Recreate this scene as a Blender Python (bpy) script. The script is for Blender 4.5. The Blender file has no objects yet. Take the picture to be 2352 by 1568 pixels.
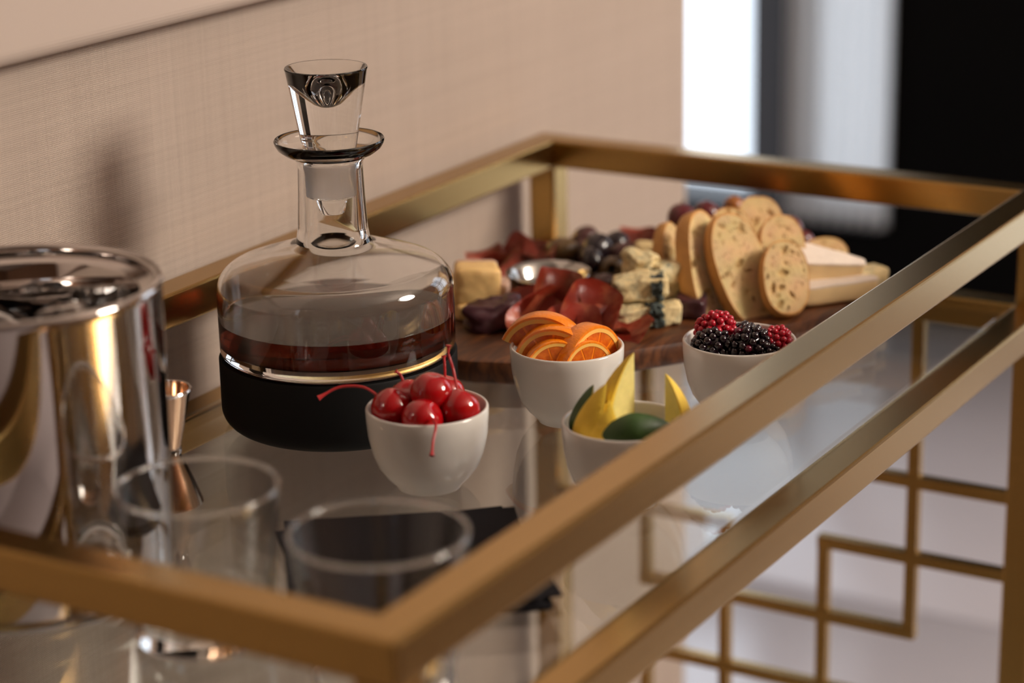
import bpy, bmesh, math, random
from mathutils import Vector, Matrix, noise
scene = bpy.context.scene
COL = scene.collection
random.seed(7)
R = math.radians

# ------------------------------------------------------------------ camera
cam_d = bpy.data.cameras.new('camera'); cam = bpy.data.objects.new('camera', cam_d); COL.objects.link(cam)
scene.camera = cam
YAW, PITCH, ROLL = 0.538013, 0.305611, -0.020972
_d = Vector((math.cos(YAW)*math.cos(PITCH), math.sin(YAW)*math.cos(PITCH), -math.sin(PITCH)))
_r = Vector((math.sin(YAW), -math.cos(YAW), 0)); _u = _r.cross(_d)
_r2 = math.cos(ROLL)*_r + math.sin(ROLL)*_u; _u2 = -math.sin(ROLL)*_r + math.cos(ROLL)*_u
cam.matrix_world = Matrix(((_r2.x, _u2.x, -_d.x, -0.782926), (_r2.y, _u2.y, -_d.y, -0.530767),
                           (_r2.z, _u2.z, -_d.z, 0.529), (0, 0, 0, 1)))
cam_d.sensor_width = 22.3
cam_d.lens = 5350.637/2352*22.3
cam_d.clip_start = 0.05
cam_d.dof.use_dof = True
cam_d.dof.focus_distance = 1.53
cam_d.dof.aperture_fstop = 2.0
cam_d.dof.aperture_blades = 8

# ------------------------------------------------------------------ world and lights
world = bpy.data.worlds.new('world'); scene.world = world; world.use_nodes = True
_bg = world.node_tree.nodes['Background']
_bg.inputs['Color'].default_value = (0.80, 0.88, 1.0, 1); _bg.inputs['Strength'].default_value = 2.4
def area(name, loc, direction, sx, sy, power, color, portal=False):
    l = bpy.data.lights.new(name, 'AREA'); l.shape = 'RECTANGLE'; l.size = sx; l.size_y = sy
    l.energy = power; l.color = color
    if portal: l.cycles.is_portal = True
    o = bpy.data.objects.new(name, l); COL.objects.link(o); o.location = loc
    o.rotation_euler = Vector(direction).to_track_quat('-Z', 'Y').to_euler()
    return o
LAMP_AT = (1.30, -1.85, 1.22); LAMP_RADIUS = 0.38; LAMP_STRENGTH = 44.0; LAMP_COLOR = (1.0, 0.895, 0.78)
# daylight that enters by the two windows
area('window_daylight', (3.15, 1.62, 0.36), (-1, 0, 0), 1.15, 1.8, 0, (1, 1, 1), portal=True)
area('side_window_daylight', (3.15, -0.62, 0.42), (-1, 0, 0), 1.1, 2.27, 0, (1, 1, 1), portal=True)
scene.view_settings.view_transform = 'Standard'
scene.view_settings.look = 'None'
scene.view_settings.exposure = 0.0
scene.view_settings.gamma = 1.0
scene.view_settings.use_curve_mapping = False
scene.cycles.max_bounces = 16
scene.cycles.transmission_bounces = 14
scene.cycles.transparent_max_bounces = 16
scene.cycles.sample_clamp_indirect = 6.0

# ------------------------------------------------------------------ helpers
def link(name, mesh, mat=None, parent=None, loc=None, rot=None):
    o = bpy.data.objects.new(name, mesh); COL.objects.link(o)
    if mat is not None:
        for m in (mat if isinstance(mat, (list, tuple)) else [mat]): mesh.materials.append(m)
    if parent is not None: o.parent = parent
    if loc is not None: o.location = loc
    if rot is not None: o.rotation_euler = rot
    return o
def tag(o, label, cat, group=None):
    o['label'] = label; o['category'] = cat
    if group: o['group'] = group
    return o
def thing(name, label, cat, loc=(0, 0, 0), group=None, rot=None):
    o = bpy.data.objects.new(name, None); COL.objects.link(o); o.location = loc
    o.empty_display_size = 0.02
    if rot is not None: o.rotation_euler = rot
    return tag(o, label, cat, group)
def structure(o): o['kind'] = 'structure'; return o
def finish(bm, name, smooth=True, sharp=35):
    bmesh.ops.recalc_face_normals(bm, faces=bm.faces)
    me = bpy.data.meshes.new(name); bm.to_mesh(me); bm.free()
    if smooth:
        me.polygons.foreach_set('use_smooth', [True]*len(me.polygons))
        me.set_sharp_from_angle(angle=R(sharp))
    return me
def box_bm(x0, x1, y0, y1, z0, z1, bevel=0.0, seg=2, bm=None):
    own = bm is None
    b = bmesh.new()
    bmesh.ops.create_cube(b, size=1.0)
    for v in b.verts:
        v.co = Vector(((x0+x1)/2 + v.co.x*(x1-x0), (y0+y1)/2 + v.co.y*(y1-y0), (z0+z1)/2 + v.co.z*(z1-z0)))
    if bevel: bmesh.ops.bevel(b, geom=b.edges[:], offset=bevel, segments=seg, profile=0.5, affect='EDGES')
    if own: return b
    me = bpy.data.meshes.new('tmp'); b.to_mesh(me); b.free(); bm.from_mesh(me); bpy.data.meshes.remove(me); return bm
def box(name, x0, x1, y0, y1, z0, z1, mat, parent=None, bevel=0.0, seg=2):
    return link(name, finish(box_bm(x0, x1, y0, y1, z0, z1, bevel, seg), name, smooth=False), mat, parent)
def boxes(name, lst, mat, parent=None):
    bm = bmesh.new()
    for b in lst: box_bm(*b, bm=bm)
    return link(name, finish(bm, name, smooth=False), mat, parent)
def lathe_bm(profile, seg=64, closed=False):
    """profile: (radius, z) points; radius 0 ends become poles. closed joins last to first."""
    bm = bmesh.new(); rings = []
    for r, z in profile:
        if r < 1e-6: rings.append([bm.verts.new((0, 0, z))])
        else: rings.append([bm.verts.new((r*math.cos(2*math.pi*k/seg), r*math.sin(2*math.pi*k/seg), z)) for k in range(seg)])
    n = len(rings)
    for i in range(n if closed else n-1):
        a, b = rings[i], rings[(i+1) % n]
        for k in range(seg):
            k2 = (k+1) % seg
            if len(a) == 1 and len(b) == 1: continue
            if len(a) == 1: bm.faces.new((a[0], b[k], b[k2]))
            elif len(b) == 1: bm.faces.new((a[k], a[k2], b[0]))
            else: bm.faces.new((a[k], a[k2], b[k2], b[k]))
    return bm
def lathe(name, profile, mat, parent=None, loc=None, seg=64, closed=False, sharp=35):
    return link(name, finish(lathe_bm(profile, seg, closed), name, sharp=sharp), mat, parent, loc)
def arc(cx, cz, rad, a0, a1, n):
    return [(cx+rad*math.cos(R(a0+(a1-a0)*i/n)), cz+rad*math.sin(R(a0+(a1-a0)*i/n))) for i in range(n+1)]
def spline(pts, n=8):
    """Catmull-Rom through tuples"""
    P = [Vector(p) for p in pts]; out = []
    for i in range(len(P)-1):
        p0 = P[max(i-1, 0)]; p1 = P[i]; p2 = P[i+1]; p3 = P[min(i+2, len(P)-1)]
        for k in range(n):
            t = k/n
            out.append(0.5*((2*p1)+(p2-p0)*t+(2*p0-5*p1+4*p2-p3)*t*t+(3*p1-p0-3*p2+p3)*t**3))
    out.append(P[-1]); return out
def tube_bm(pts, radii, seg=8, bm=None):
    bm = bm or bmesh.new(); P = [Vector(p) for p in pts]; rings = []
    up = Vector((0.13, 0.21, 0.97))
    for i, p in enumerate(P):
        t = (P[min(i+1, len(P)-1)]-P[max(i-1, 0)]).normalized()
        a = t.cross(up).normalized(); b = t.cross(a)
        r = radii[i] if isinstance(radii, (list, tuple)) else radii
        rings.append([bm.verts.new(p+r*(math.cos(2*math.pi*k/seg)*a+math.sin(2*math.pi*k/seg)*b)) for k in range(seg)])
    for i in range(len(rings)-1):
        for k in range(seg): bm.faces.new((rings[i][k], rings[i][(k+1) % seg], rings[i+1][(k+1) % seg], rings[i+1][k]))
    bm.faces.new(rings[0]); bm.faces.new(rings[-1]); return bm
def lump_bm(rx, ry, rz, seed=0, amp=0.06, freq=2.0, sub=4):
    bm = bmesh.new(); bmesh.ops.create_icosphere(bm, subdivisions=sub, radius=1.0)
    for v in bm.verts:
        n = noise.noise(v.co*freq+Vector((seed*3.1, seed*1.7, seed)))
        v.co = v.co*(1+amp*n); v.co = Vector((v.co.x*rx, v.co.y*ry, v.co.z*rz))
    return bm
def chunk_bm(sx, sy, sz, bevel, seed, amp, freq, cuts=10, shape=None):
    """crumbly block: subdivided box with rounded edges and noise"""
    bm = bmesh.new(); bmesh.ops.create_cube(bm, size=1.0)
    bmesh.ops.subdivide_edges(bm, edges=bm.edges[:], cuts=cuts, use_grid_fill=True)
    for v in bm.verts:
        q = v.co*2.0
        p = 8.0
        k = (abs(q.x)**p+abs(q.y)**p+abs(q.z)**p)**(1/p)
        m = max(abs(q.x), abs(q.y), abs(q.z))
        q = q*(m/k) if k > 0 else q
        c = Vector((q.x*sx/2, q.y*sy/2, q.z*sz/2))
        if shape: c = shape(c)
        n1 = noise.noise_vector(c*freq+Vector((seed*5.3, seed*2.1, seed)))
        n2 = noise.noise_vector(c*freq*3.1+Vector((seed, seed*4.1, seed*2.3)))
        v.co = c+n1*amp+n2*amp*0.45
    return bm
def axes(u, n):
    """rotation whose local Z is n and local Y is along u"""
    z = Vector(n).normalized(); y = Vector(u).normalized(); x = y.cross(z).normalized(); y = z.cross(x)
    return Matrix(((x.x, y.x, z.x), (x.y, y.y, z.y), (x.z, y.z, z.z))).to_4x4()

# ------------------------------------------------------------------ materials
def mat(name):
    m = bpy.data.materials.new(name); m.use_nodes = True
    nt = m.node_tree; return m, nt, nt.nodes['Principled BSDF']
def N(nt, t, **kw):
    n = nt.nodes.new(t)
    for k, v in kw.items():
        if k in n.inputs: n.inputs[k].default_value = v
        else: setattr(n, k, v)
    return n
def c4(c): return (c[0], c[1], c[2], 1)
def simple(name, col, rough=0.5, metal=0.0, spec=None, coat=0.0, sss=0.0, sss_r=(1, .3, .2), var=0.0, vscale=40, bump=0.0, bscale=200, trans=0.0, ior=None, sscale=0.01):
    m, nt, b = mat(name)
    b.inputs['Base Color'].default_value = c4(col); b.inputs['Roughness'].default_value = rough
    b.inputs['Metallic'].default_value = metal
    if spec is not None: b.inputs['Specular IOR Level'].default_value = spec
    if ior: b.inputs['IOR'].default_value = ior
    b.inputs['Transmission Weight'].default_value = trans
    b.inputs['Coat Weight'].default_value = coat; b.inputs['Coat Roughness'].default_value = 0.08
    if sss:
        b.inputs['Subsurface Weight'].default_value = sss; b.inputs['Subsurface Radius'].default_value = sss_r
        b.inputs['Subsurface Scale'].default_value = sscale
    tc = N(nt, 'ShaderNodeTexCoord')
    if var:
        nz = N(nt, 'ShaderNodeTexNoise', Scale=vscale, Detail=5.0, Roughness=0.6)
        nt.links.new(tc.outputs['Object'], nz.inputs['Vector'])
        mx = N(nt, 'ShaderNodeMix', data_type='RGBA')
        nt.links.new(nz.outputs['Fac'], mx.inputs['Factor'])
        mx.inputs['A'].default_value = c4([c*(1-var) for c in col]); mx.inputs['B'].default_value = c4([min(1, c*(1+var)) for c in col])
        nt.links.new(mx.outputs['Result'], b.inputs['Base Color'])
    if bump:
        n2 = N(nt, 'ShaderNodeTexNoise', Scale=bscale, Detail=4.0)
        nt.links.new(tc.outputs['Object'], n2.inputs['Vector'])
        bp = N(nt, 'ShaderNodeBump', Strength=1.0, Distance=bump)
        nt.links.new(n2.outputs['Fac'], bp.inputs['Height']); nt.links.new(bp.outputs['Normal'], b.inputs['Normal'])
    return m
def ramp(nt, stops, interp='LINEAR'):
    r = nt.nodes.new('ShaderNodeValToRGB'); e = r.color_ramp.elements
    r.color_ramp.interpolation = interp
    while len(e) < len(stops): e.new(0.5)
    for i, (p, c) in enumerate(stops): e[i].position = p; e[i].color = c4(c)
    return r

def brass_mat(name='brushed_brass', axis='X'):
    m, nt, b = mat(name)
    b.inputs['Metallic'].default_value = 1.0
    tc = N(nt, 'ShaderNodeTexCoord'); mp = N(nt, 'ShaderNodeMapping')
    sc = {'X': (1.5, 900, 900), 'Y': (900, 1.5, 900), 'Z': (900, 900, 1.5)}[axis]
    mp.inputs['Scale'].default_value = sc
    nt.links.new(tc.outputs['Object'], mp.inputs['Vector'])
    nz = N(nt, 'ShaderNodeTexNoise', Scale=1.0, Detail=3.0)
    nt.links.new(mp.outputs['Vector'], nz.inputs['Vector'])
    rp = ramp(nt, [(0.3, (0.420, 0.262, 0.084)), (0.7, (0.460, 0.290, 0.098))])
    nt.links.new(nz.outputs['Fac'], rp.inputs['Fac']); nt.links.new(rp.outputs['Color'], b.inputs['Base Color'])
    mr = N(nt, 'ShaderNodeMapRange'); mr.inputs['To Min'].default_value = 0.22; mr.inputs['To Max'].default_value = 0.28
    nt.links.new(nz.outputs['Fac'], mr.inputs['Value']); nt.links.new(mr.outputs['Result'], b.inputs['Roughness'])
    bp = N(nt, 'ShaderNodeBump', Strength=0.10, Distance=0.00008)
    nt.links.new(nz.outputs['Fac'], bp.inputs['Height']); nt.links.new(bp.outputs['Normal'], b.inputs['Normal'])
    return m
BRASS = {a: brass_mat('brushed_brass_'+a.lower(), a) for a in 'XYZ'}

def thin_glass(name, tint=(0.96, 0.985, 0.975), ior=1.5, boost=1.0):
    m = bpy.data.materials.new(name); m.use_nodes = True; nt = m.node_tree; nt.nodes.clear()
    out = nt.nodes.new('ShaderNodeOutputMaterial'); fr = N(nt, 'ShaderNodeFresnel')
    # the ray runs straight through the pane, so its far side reflects as little as its near side
    ge = nt.nodes.new('ShaderNodeNewGeometry'); mr = N(nt, 'ShaderNodeMapRange')
    mr.inputs['To Min'].default_value = ior; mr.inputs['To Max'].default_value = 1/ior
    nt.links.new(ge.outputs['Backfacing'], mr.inputs['Value']); nt.links.new(mr.outputs['Result'], fr.inputs['IOR'])
    tr = N(nt, 'ShaderNodeBsdfTransparent'); tr.inputs['Color'].default_value = c4(tint)
    gl = N(nt, 'ShaderNodeBsdfGlossy', Roughness=0.0); mx = nt.nodes.new('ShaderNodeMixShader')
    nt.links.new(fr.outputs['Fac'], mx.inputs['Fac'])
    nt.links.new(tr.outputs['BSDF'], mx.inputs[1]); nt.links.new(gl.outputs['BSDF'], mx.inputs[2])
    nt.links.new(mx.outputs['Shader'], out.inputs['Surface']); return m
SHELF_GLASS = thin_glass('shelf_glass'); TUMBLER_GLASS = thin_glass('tumbler_glass', (0.95, 0.955, 0.95), 1.6); PANE_GLASS = thin_glass('pane_glass', (0.97, 0.98, 0.98))
def glass_mat(name, col=(1, 1, 1), rough=0.0, ior=1.5):
    m, nt, b = mat(name)
    b.inputs['Base Color'].default_value = c4(col); b.inputs['Roughness'].default_value = rough
    b.inputs['Transmission Weight'].default_value = 1.0; b.inputs['IOR'].default_value = ior
    return m
CLEAR = glass_mat('clear_glass', (0.985, 0.99, 0.985)); FROST = glass_mat('ground_glass', (0.95, 0.95, 0.97), 0.32)
EDGE_GLASS = glass_mat('glass_edge', (0.75, 0.93, 0.90), 0.05)
WHISKEY = glass_mat('dark_spirit', (0.13, 0.016, 0.006), 0.0, 1.36)
BLACK_BASE = simple('black_matte_base', (0.0035, 0.0035, 0.0035), 0.62, spec=0.18)
PORCELAIN = simple('white_porcelain', (0.66, 0.63, 0.585), 0.18, coat=0.35, sss=0.06, sss_r=(1, .8, .6), sscale=0.004)
STEEL = simple('polished_steel', (0.62, 0.58, 0.56), 0.055, metal=1.0)
STEEL_SOFT = simple('satin_steel', (0.55, 0.54, 0.52), 0.16, metal=1.0)
LAMP_TINTED_STEEL = simple('lamp_tinted_steel', (0.62, 0.42, 0.28), 0.14, metal=1.0)  # outer metal is steel; the orange lamp reflection is put into this colour
NAPKIN = simple('black_napkin_paper', (0.008, 0.007, 0.009), 0.85, spec=0.15, bump=0.0003, bscale=500)
CHERRY = simple('maraschino_cherry', (0.38, 0.003, 0.006), 0.12, coat=0.5, sss=0.35, sss_r=(1, .05, .03), sscale=0.004, var=0.2, vscale=90)
CHERRY_STEM = simple('cherry_stem', (0.42, 0.018, 0.02), 0.4)
RASP = simple('raspberry_red', (0.42, 0.008, 0.025), 0.28, sss=0.25, sss_r=(1, .1, .1), sscale=0.002, coat=0.2)
BLACKB = simple('blackberry_black', (0.010, 0.003, 0.007), 0.16, coat=0.6)
BLACKB_RED = simple('blackberry_unripe_drupelet', (0.12, 0.004, 0.02), 0.16, coat=0.6)
PEEL = simple('orange_peel', (0.90, 0.235, 0.004), 0.28, coat=0.35, var=0.12, vscale=120, bump=0.0006, bscale=420)
PITH = simple('orange_pith', (0.88, 0.50, 0.11), 0.55, sss=0.2, sscale=0.002)
LEMON_PEEL = simple('lemon_peel', (0.84, 0.56, 0.06), 0.55, spec=0.25, sss=0.15, sss_r=(1, .7, .2), sscale=0.003, var=0.15, vscale=90, bump=0.0004, bscale=420)
LEMON_FLESH = simple('lemon_flesh', (0.82, 0.70, 0.26), 0.25, sss=0.3, sss_r=(1, .8, .2), sscale=0.004, var=0.2, vscale=160, coat=0.2)
LIME_PEEL = simple('lime_peel', (0.030, 0.075, 0.010), 0.5, coat=0.05, var=0.3, vscale=90, bump=0.0003, bscale=420)
LIME_FLESH = simple('lime_flesh', (0.34, 0.38, 0.07), 0.3, sss=0.3, sss_r=(.6, .8, .2), sscale=0.004, var=0.2, vscale=160)
GRAPE = simple('red_grape', (0.10, 0.008, 0.012), 0.28, coat=0.25, sss=0.2, sss_r=(1, .2, .15), sscale=0.004, var=0.4, vscale=60)
GRAPE_AMBER = simple('amber_grape', (0.30, 0.10, 0.018), 0.3, coat=0.2, sss=0.3, sss_r=(1, .4, .1), sscale=0.004, var=0.3, vscale=60)
OLIVE_BLACK = simple('black_olive', (0.012, 0.006, 0.009), 0.22, coat=0.4, var=0.4, vscale=60)
OLIVE_BROWN = simple('brown_olive', (0.10, 0.055, 0.018), 0.32, coat=0.25, var=0.35, vscale=70)
OLIVE_PURPLE = simple('purple_olive', (0.07, 0.022, 0.020), 0.3, coat=0.3, var=0.35, vscale=70)
OLIVE_HOLE = simple('olive_hole', (0.008, 0.006, 0.003), 0.5)
JAM = simple('dark_jam', (0.02, 0.008, 0.006), 0.2, coat=0.3, bump=0.002, bscale=120)
CHEESE = simple('firm_yellow_cheese', (0.76, 0.50, 0.20), 0.5, sss=0.15, sss_r=(1, .7, .4), sscale=0.004, var=0.22, vscale=55, bump=0.0007, bscale=140)
CHEESE_RIND = simple('cheese_rind', (0.52, 0.34, 0.26), 0.6, var=0.3, vscale=60)
CHEESE_PALE = simple('pale_cheese', (0.68, 0.52, 0.25), 0.5, sss=0.15, sss_r=(1, .8, .5), sscale=0.004, var=0.15, vscale=70, bump=0.0005, bscale=160)
BRIE = simple('brie_paste', (0.74, 0.55, 0.29), 0.45, sss=0.15, sss_r=(1, .8, .5), sscale=0.004, var=0.12, vscale=70)
BRIE_RIND = simple('brie_rind', (0.72, 0.62, 0.53), 0.8, var=0.12, vscale=120, bump=0.0006, bscale=260)
CRUST = None
def blue_cheese_mat():
    m, nt, b = mat('blue_cheese'); tc = N(nt, 'ShaderNodeTexCoord')
    nz = N(nt, 'ShaderNodeTexNoise', Scale=75.0, Detail=6.0, Roughness=0.7)
    nt.links.new(tc.outputs['Object'], nz.inputs['Vector'])
    rp = ramp(nt, [(0.0, (0.03, 0.05, 0.05)), (0.34, (0.12, 0.14, 0.11)), (0.40, (0.52, 0.45, 0.26)), (0.55, (0.76, 0.60, 0.31))])
    nt.links.new(nz.outputs['Fac'], rp.inputs['Fac']); nt.links.new(rp.outputs['Color'], b.inputs['Base Color'])
    b.inputs['Roughness'].default_value = 0.6
    bp = N(nt, 'ShaderNodeBump', Strength=1.0, Distance=0.0015); n2 = N(nt, 'ShaderNodeTexNoise', Scale=300.0, Detail=4.0)
    nt.links.new(tc.outputs['Object'], n2.inputs['Vector'])
    nt.links.new(n2.outputs['Fac'], bp.inputs['Height']); nt.links.new(bp.outputs['Normal'], b.inputs['Normal'])
    return m
BLUE = blue_cheese_mat()
BLUE_VEIN = simple('blue_mould_rind', (0.045, 0.06, 0.055), 0.75, var=0.6, vscale=220, bump=0.0012, bscale=300)
def meat_mat(name, c0, c1, fat, fscale=45.0):
    m, nt, b = mat(name); tc = N(nt, 'ShaderNodeTexCoord')
    nz = N(nt, 'ShaderNodeTexNoise', Scale=fscale, Detail=6.0, Roughness=0.65)
    nt.links.new(tc.outputs['Object'], nz.inputs['Vector'])
    rp = ramp(nt, [(0.0, c0), (0.52, c1), (0.62, fat), (0.68, c1)])
    nt.links.new(nz.outputs['Fac'], rp.inputs['Fac']); nt.links.new(rp.outputs['Color'], b.inputs['Base Color'])
    b.inputs['Roughness'].default_value = 0.32; b.inputs['Subsurface Weight'].default_value = 0.15
    b.inputs['Subsurface Scale'].default_value = 0.002
    n2 = N(nt, 'ShaderNodeTexNoise', Scale=260.0, Detail=3.0); nt.links.new(tc.outputs['Object'], n2.inputs['Vector'])
    bp = N(nt, 'ShaderNodeBump', Strength=0.6, Distance=0.0008)
    nt.links.new(n2.outputs['Fac'], bp.inputs['Height']); nt.links.new(bp.outputs['Normal'], b.inputs['Normal'])
    return m
SALAMI = meat_mat('red_salami', (0.22, 0.014, 0.008), (0.36, 0.032, 0.015), (0.50, 0.12, 0.05))
PROSCIUTTO = meat_mat('prosciutto', (0.26, 0.03, 0.02), (0.38, 0.07, 0.04), (0.52, 0.22, 0.13), 30.0)
DARK_MEAT = meat_mat('dark_dried_meat', (0.030, 0.008, 0.012), (0.055, 0.016, 0.022), (0.09, 0.04, 0.045), 40.0)
def bread_mats():
    m, nt, b = mat('bread_crumb'); tc = N(nt, 'ShaderNodeTexCoord')
    mp = N(nt, 'ShaderNodeMapping'); mp.inputs['Scale'].default_value = (1.5, 0.8, 1); nt.links.new(tc.outputs['Object'], mp.inputs['Vector'])
    vo = N(nt, 'ShaderNodeTexVoronoi', Scale=130.0); nt.links.new(mp.outputs['Vector'], vo.inputs['Vector'])
    vo.inputs['Randomness'].default_value = 1.0
    vb = N(nt, 'ShaderNodeTexVoronoi', Scale=330.0); nt.links.new(mp.outputs['Vector'], vb.inputs['Vector'])
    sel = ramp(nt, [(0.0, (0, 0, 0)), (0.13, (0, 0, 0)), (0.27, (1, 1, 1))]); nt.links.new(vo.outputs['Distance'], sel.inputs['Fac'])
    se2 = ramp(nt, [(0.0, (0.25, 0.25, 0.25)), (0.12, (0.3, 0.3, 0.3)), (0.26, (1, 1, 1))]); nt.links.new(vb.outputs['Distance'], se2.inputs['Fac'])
    # only some cells are open pores
    sep = N(nt, 'ShaderNodeSeparateColor'); nt.links.new(vo.outputs['Color'], sep.inputs['Color'])
    gt = N(nt, 'ShaderNodeMath', operation='GREATER_THAN'); nt.links.new(sep.outputs['Red'], gt.inputs[0]); gt.inputs[1].default_value = 0.30
    mxm = N(nt, 'ShaderNodeMath', operation='MAXIMUM'); nt.links.new(sel.outputs['Color'], mxm.inputs[0]); nt.links.new(gt.outputs[0], mxm.inputs[1])
    ml = N(nt, 'ShaderNodeMath', operation='MULTIPLY'); nt.links.new(mxm.outputs[0], ml.inputs[0]); nt.links.new(se2.outputs['Color'], ml.inputs[1])
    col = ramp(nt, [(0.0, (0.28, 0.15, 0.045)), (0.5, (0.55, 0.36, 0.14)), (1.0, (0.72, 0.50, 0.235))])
    nt.links.new(ml.outputs[0], col.inputs['Fac'])
    nz = N(nt, 'ShaderNodeTexNoise', Scale=60.0, Detail=5.0); nt.links.new(tc.outputs['Object'], nz.inputs['Vector'])
    mx = N(nt, 'ShaderNodeMix', data_type='RGBA', blend_type='MULTIPLY'); mx.inputs['Factor'].default_value = 0.35
    nt.links.new(col.outputs['Color'], mx.inputs['A']); nt.links.new(nz.outputs['Color'], mx.inputs['B'])
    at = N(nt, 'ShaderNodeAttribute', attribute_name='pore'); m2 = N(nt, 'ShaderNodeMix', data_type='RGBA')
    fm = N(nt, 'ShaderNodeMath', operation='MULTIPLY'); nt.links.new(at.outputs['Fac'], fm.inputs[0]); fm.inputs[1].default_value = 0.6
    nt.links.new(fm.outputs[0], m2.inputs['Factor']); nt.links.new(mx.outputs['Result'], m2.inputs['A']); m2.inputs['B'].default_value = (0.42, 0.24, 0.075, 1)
    nt.links.new(m2.outputs['Result'], b.inputs['Base Color'])
    bp = N(nt, 'ShaderNodeBump', Strength=1.0, Distance=0.0022); nt.links.new(ml.outputs[0], bp.inputs['Height'])
    nt.links.new(bp.outputs['Normal'], b.inputs['Normal']); b.inputs['Roughness'].default_value = 0.75
    crust = simple('bread_crust', (0.60, 0.30, 0.085), 0.6, var=0.35, vscale=70, bump=0.0008, bscale=220)
    return m, crust
CRUMB, CRUST = bread_mats()
def orange_flesh_mat():
    m, nt, b = mat('orange_flesh'); tc = N(nt, 'ShaderNodeTexCoord')
    nz = N(nt, 'ShaderNodeTexNoise', Scale=220.0, Detail=4.0); nt.links.new(tc.outputs['Object'], nz.inputs['Vector'])
    rp = ramp(nt, [(0.3, (0.50, 0.075, 0.006)), (0.7, (0.74, 0.19, 0.012))])
    nt.links.new(nz.outputs['Fac'], rp.inputs['Fac']); nt.links.new(rp.outputs['Color'], b.inputs['Base Color'])
    b.inputs['Roughness'].default_value = 0.25; b.inputs['Subsurface Weight'].default_value = 0.3; b.inputs['Subsurface Scale'].default_value = 0.004
    bp = N(nt, 'ShaderNodeBump', Strength=0.8, Distance=0.0006); nt.links.new(nz.outputs['Fac'], bp.inputs['Height'])
    nt.links.new(bp.outputs['Normal'], b.inputs['Normal']); return m
FLESH = orange_flesh_mat()
def wood_mat():
    m, nt, b = mat('dark_acacia_wood'); tc = N(nt, 'ShaderNodeTexCoord')
    mp = N(nt, 'ShaderNodeMapping'); mp.inputs['Rotation'].default_value = (0, 0, R(38)); mp.inputs['Scale'].default_value = (9, 60, 20)
    nt.links.new(tc.outputs['Object'], mp.inputs['Vector'])
    nz = N(nt, 'ShaderNodeTexNoise', Scale=1.6, Detail=6.0, Roughness=0.65, Distortion=1.6); nt.links.new(mp.outputs['Vector'], nz.inputs['Vector'])
    rp = ramp(nt, [(0.28, (0.022, 0.007, 0.003)), (0.48, (0.07, 0.022, 0.007)), (0.62, (0.15, 0.050, 0.014)), (0.78, (0.07, 0.022, 0.007))])
    nt.links.new(nz.outputs['Fac'], rp.inputs['Fac']); nt.links.new(rp.outputs['Color'], b.inputs['Base Color'])
    b.inputs['Roughness'].default_value = 0.42
    bp = N(nt, 'ShaderNodeBump', Strength=0.4, Distance=0.0006); nt.links.new(nz.outputs['Fac'], bp.inputs['Height'])
    nt.links.new(bp.outputs['Normal'], b.inputs['Normal']); return m
WOOD = wood_mat()
def fabric_wall_mat():
    m, nt, b = mat('woven_wallcovering'); tc = N(nt, 'ShaderNodeTexCoord')
    w1 = N(nt, 'ShaderNodeTexWave', Scale=242.0, Distortion=1.2, Detail=2.0); w1.wave_type = 'BANDS'; w1.bands_direction = 'X'
    w2 = N(nt, 'ShaderNodeTexWave', Scale=235.0, Distortion=1.2, Detail=2.0); w2.wave_type = 'BANDS'; w2.bands_direction = 'Z'
    for w in (w1, w2):
        w.inputs['Detail Scale'].default_value = 0.35; nt.links.new(tc.outputs['Object'], w.inputs['Vector'])
    ad = N(nt, 'ShaderNodeMath', operation='MULTIPLY'); nt.links.new(w1.outputs['Fac'], ad.inputs[0]); nt.links.new(w2.outputs['Fac'], ad.inputs[1])
    # slubs: long faint threads both ways
    cols = []
    for s in ((3, 3, 420), (330, 3, 4)):
        mp = N(nt, 'ShaderNodeMapping'); mp.inputs['Scale'].default_value = s; nt.links.new(tc.outputs['Object'], mp.inputs['Vector'])
        nz = N(nt, 'ShaderNodeTexNoise', Scale=1.0, Detail=2.0, Roughness=0.6); nt.links.new(mp.outputs['Vector'], nz.inputs['Vector']); cols.append(nz)
    sl = N(nt, 'ShaderNodeMath', operation='ADD'); nt.links.new(cols[0].outputs['Fac'], sl.inputs[0]); nt.links.new(cols[1].outputs['Fac'], sl.inputs[1])
    rp = ramp(nt, [(0.28, (0.53, 0.425, 0.355)), (0.76, (0.64, 0.52, 0.435))])
    hv = N(nt, 'ShaderNodeMath', operation='MULTIPLY'); nt.links.new(sl.outputs[0], hv.inputs[0]); hv.inputs[1].default_value = 0.5
    nt.links.new(hv.outputs[0], rp.inputs['Fac'])
    mx = N(nt, 'ShaderNodeMix', data_type='RGBA', blend_type='MULTIPLY'); mx.inputs['Factor'].default_value = 0.24
    nt.links.new(rp.outputs['Color'], mx.inputs['A']); nt.links.new(ad.outputs[0], mx.inputs['B'])
    nt.links.new(mx.outputs['Result'], b.inputs['Base Color']); b.inputs['Roughness'].default_value = 0.85
    b.inputs['Specular IOR Level'].default_value = 0.2
    ht = N(nt, 'ShaderNodeMath', operation='ADD'); nt.links.new(ad.outputs[0], ht.inputs[0]); nt.links.new(hv.outputs[0], ht.inputs[1])
    bp = N(nt, 'ShaderNodeBump', Strength=0.9, Distance=0.0005); nt.links.new(ht.outputs[0], bp.inputs['Height'])
    nt.links.new(bp.outputs['Normal'], b.inputs['Normal']); return m
FABRIC = fabric_wall_mat()
PANEL = simple('smooth_wall_panel', (0.50, 0.41, 0.355), 0.8, spec=0.2, var=0.03, vscale=4)
DARK_WALL = simple('black_painted_wall', (0.0022, 0.0017, 0.0014), 0.8, spec=0.04, var=0.25, vscale=2)
ROOM_WALL = simple('warm_plaster', (0.42, 0.31, 0.235), 0.85, spec=0.2, var=0.05, vscale=3)
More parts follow.
